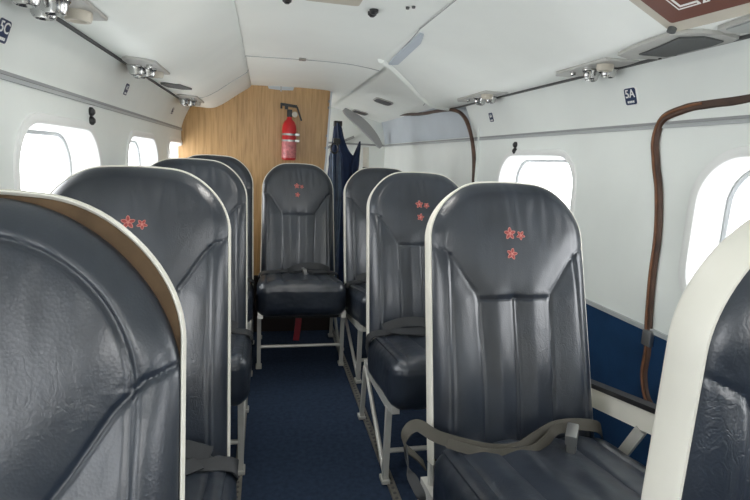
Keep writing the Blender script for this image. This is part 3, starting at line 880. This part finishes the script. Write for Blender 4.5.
for y, x in ((1.485, .389), (1.47, .402)):
    bm = bmesh.new(); lathe(bm, [(0, -.003), (.005, -.003), (.006, .003), (0, .003)], 10, Matrix.Translation((x, y, ZC - .003)))
    tag(link_mesh('ceiling_stud', bm, 'groovedark'), 'tiny dark stud beside its twin on the ceiling near the right seam', 'stud', 'tiny ceiling studs')
bm = bmesh.new(); box(bm, (.145, 2.405, ZC - .006), (.175, 2.43, ZC + .004), .002); tag(link_mesh('ceiling_latch', bm, 'rail'), 'tiny brown latch on the ceiling joint above the bulkhead', 'latch')
# ceiling lamp at the top edge of the view
t = empty('ceiling_lamp', (.19, 1.30, ZC), 'beige framed flat ceiling lamp at the top edge of the view', 'lamp')
bm = bmesh.new(); prism(bm, rrect(.175, 1.30, .15, .38, .01, 3), lambda a, b, d: Vector((a, b, d)), ZC - .012, ZC + .004); attach(link_mesh('lamp_frame', bm, 'beige', smooth=False), t)
bm = bmesh.new(); prism(bm, rrect(.175, 1.28, .10, .28, .008, 3), lambda a, b, d: Vector((a, b, d)), ZC - .014, ZC - .010); lens, nt_, b_ = new_mat('lit_lamp_lens'); b_.inputs['Emission Color'].default_value = (1, .97, .92, 1); b_.inputs['Emission Strength'].default_value = 14
attach(link_mesh('lamp_lens', bm, lens, smooth=False), t)

# ------------------------------------------------------------------ fire extinguisher
fx, fy, fz = .150, YB - .060, 1.012
t = empty('fire_extinguisher', (fx, fy, fz), 'red fire extinguisher clamped to the wooden bulkhead', 'fire extinguisher')
bm = bmesh.new(); lathe(bm, [(0, 0), (.038, 0), (.044, .006), (.0455, .02), (.0455, .195), (.043, .215), (.034, .238), (.02, .252), (.016, .258), (.016, .27), (0, .27)], 32); link_mesh('cylinder', bm, 'red', t)
bm = bmesh.new(); lathe(bm, [(.0462, .015), (.0464, .016), (.0464, .118), (.0462, .119)], 32); link_mesh('label', bm, 'redlabel', t)
bm = bmesh.new(); box(bm, (-.016, -.016, .268), (.016, .016, .315), .004); lathe(bm, [(0, -.01), (.014, -.01), (.014, .01), (0, .01)], 14, Matrix.Translation((0, 0, .29)) @ Matrix.Rotation(PI / 2, 4, 'X')); link_mesh('valve', bm, 'black', t)
bm = bmesh.new()
bar(bm, (-.055, -.006, .345), (.045, -.006, .335), .02, .016); bar(bm, (.045, -.006, .335), (.075, -.006, .25), .018, .010, (1, 0, 0)); bar(bm, (-.02, -.006, .315), (-.02, -.006, .345), .018, .02, (1, 0, 0)); bar(bm, (-.052, -.004, .352), (-.052, -.004, .318), .018, .012, (1, 0, 0))
link_mesh('handle', bm, 'black', t)
bm = bmesh.new(); lathe(bm, [(0, .012), (.016, .012), (.018, .008), (.018, 0), (0, 0)], 18, Matrix.Translation((.032, -.018, .285)) @ Matrix.Rotation(PI / 2, 4, 'X')); link_mesh('gauge', bm, 'beige', t)
for z in (.122, .160):
    bm = bmesh.new(); lathe(bm, [(.046, z - .006), (.0478, z - .006), (.0478, z + .006), (.046, z + .006)], 32)
    box(bm, (.034, -.052, z - .008), (.062, -.030, z + .008), .002); box(bm, (-.03, .03, z - .01), (.03, .0605, z + .01))
    link_mesh('clamp_band', bm, 'steel', t)

# ------------------------------------------------------------------ jacket and straps behind the bulkhead
t = empty('hanging_jacket', (.52, 3.75, 1.28), 'navy blue jacket hanging behind the edge of the wooden bulkhead', 'jacket')
def cloth(rows, y, depth, seed, n=40):
    """rows: (z, x left, x right); folded sheet with a back side"""
    bm = bmesh.new(); F, Bk = [], []
    R = spline([(z, a, b) for z, a, b in rows], 6)
    for v in R:
        z, a, b = v
        f, k = [], []
        for j in range(n + 1):
            u = j / n; x = a + (b - a) * u
            env = math.sin(PI * u) ** .5 if 0 < u < 1 else 0
            w = math.sin(u * 13 + seed + 1.6 * noise.noise(Vector((u * 3, z * 3, seed)))) * .5 + noise.noise(Vector((u * 6, z * 5, seed + 7)))
            th = depth * env * (.6 + .35 * w)
            f.append(bm.verts.new((x, y - th, z))); k.append(bm.verts.new((x, y + depth * .5 * env, z)))
        F.append(f); Bk.append(k)
    for G_, fl in ((F, 0), (Bk, 1)):
        for A, B in zip(G_, G_[1:]):
            for j in range(n): bm.faces.new((A[j], A[j + 1], B[j + 1], B[j]))
    bmesh.ops.remove_doubles(bm, verts=bm.verts, dist=.0004)
    return bm
YJ = 3.72
attach(link_mesh('jacket_body', cloth([(1.285, .487, .515), (1.26, .478, .535), (1.17, .470, .56), (1.09, .46, .60), (1.04, .45, .65), (.99, .45, .66), (.88, .44, .66), (.6, .42, .69), (.3, .42, .70), (.06, .42, .70)], YJ, .07, 1.3), 'jacket'), t)
attach(link_mesh('sleeve', cloth([(1.165, .664, .670), (1.13, .650, .675), (1.07, .625, .672), (1.00, .60, .670), (.9, .60, .66), (.7, .60, .65)], YJ - .02, .05, 4.1), 'jacket'), t)
bm = bmesh.new(); box(bm, (.478, YJ - .03, 1.262), (.535, YJ + .03, 1.30), .006); attach(link_mesh('collar_tab', bm, 'black'), t)
t2 = empty('strap_bundle', (.48, 3.6, 1.1), 'blue-grey straps with a dark ring hanging beside the wooden bulkhead edge', 'straps')
for xs, sd in ((.455, .3), (.50, 2.2)):
    o = link_mesh('strap', cloth([(1.08, xs - .010, xs + .012), (1.02, xs - .012, xs + .02), (.93, xs - .012, xs + .026), (.8, xs - .01, xs + .034), (.5, xs - .01, xs + .03), (0, xs - .01, xs + .03)], 3.60, .03, sd), 'cloth2'); attach(o, t2)
bm = bmesh.new(); tube(bm, [(.468 + .024 * math.cos(a * PI / 10), 3.555, 1.105 + .035 * math.sin(a * PI / 10)) for a in range(20)], .006, 8, True); attach(link_mesh('ring', bm, 'black'), t2)
bm = bmesh.new(); box(bm, (.462, 3.57, 1.13), (.51, 3.61, 1.175), .008); attach(link_mesh('strap_clip', bm, 'black'), t2)
t3 = empty('crutch_handle', (.69, 3.66, .9), 'white tubular handle with a black band beside the hanging jacket', 'handle')
bm = bmesh.new(); tube(bm, spline([(.705, 3.66, 1.125), (.708, 3.66, 1.08), (.712, 3.66, 1.0), (.714, 3.66, .90), (.714, 3.66, .5), (.714, 3.66, .0)], 5), .022, 14); attach(link_mesh('tube', bm, 'cream'), t3)
bm = bmesh.new(); tube(bm, [(.712, 3.66, .985), (.7125, 3.66, .965)], .0235, 14); attach(link_mesh('band', bm, 'black'), t3)

# ------------------------------------------------------------------ light, camera
w = bpy.data.worlds.new('sky'); S.world = w; w.use_nodes = True
bg = w.node_tree.nodes['Background']; bg.inputs[0].default_value = (1, 1, 1, 1); bg.inputs[1].default_value = 4.2
cam = bpy.data.cameras.new('camera'); co = bpy.data.objects.new('camera', cam); COL.objects.link(co)
yaw, pitch, roll = .2177, -.1747, .0482
cy, sy, cp_, sp = math.cos(yaw), math.sin(yaw), math.cos(pitch), math.sin(pitch)
r0 = Vector((cy, -sy, 0)); fw = Vector((sy * cp_, cy * cp_, sp)); u0 = r0.cross(fw)
cr, sr = math.cos(roll), math.sin(roll)
rt = r0 * cr + u0 * sr; up = u0 * cr - r0 * sr
mw = Matrix((rt, up, -fw)).transposed().to_4x4(); mw.translation = (0, 0, 1.0399)
co.matrix_world = mw
cam.sensor_width = 36; cam.lens = 509.9 / 750 * 36; cam.clip_start = .02
S.camera = co
S.view_settings.view_transform = 'Standard'; S.view_settings.look = 'None'; S.view_settings.gamma = 1
S.view_settings.use_curve_mapping = False; S.view_settings.exposure = .94
S.cycles.max_bounces = 10; S.cycles.diffuse_bounces = 6; S.cycles.transparent_max_bounces = 12
S.cycles.caustics_reflective = False; S.cycles.caustics_refractive = False
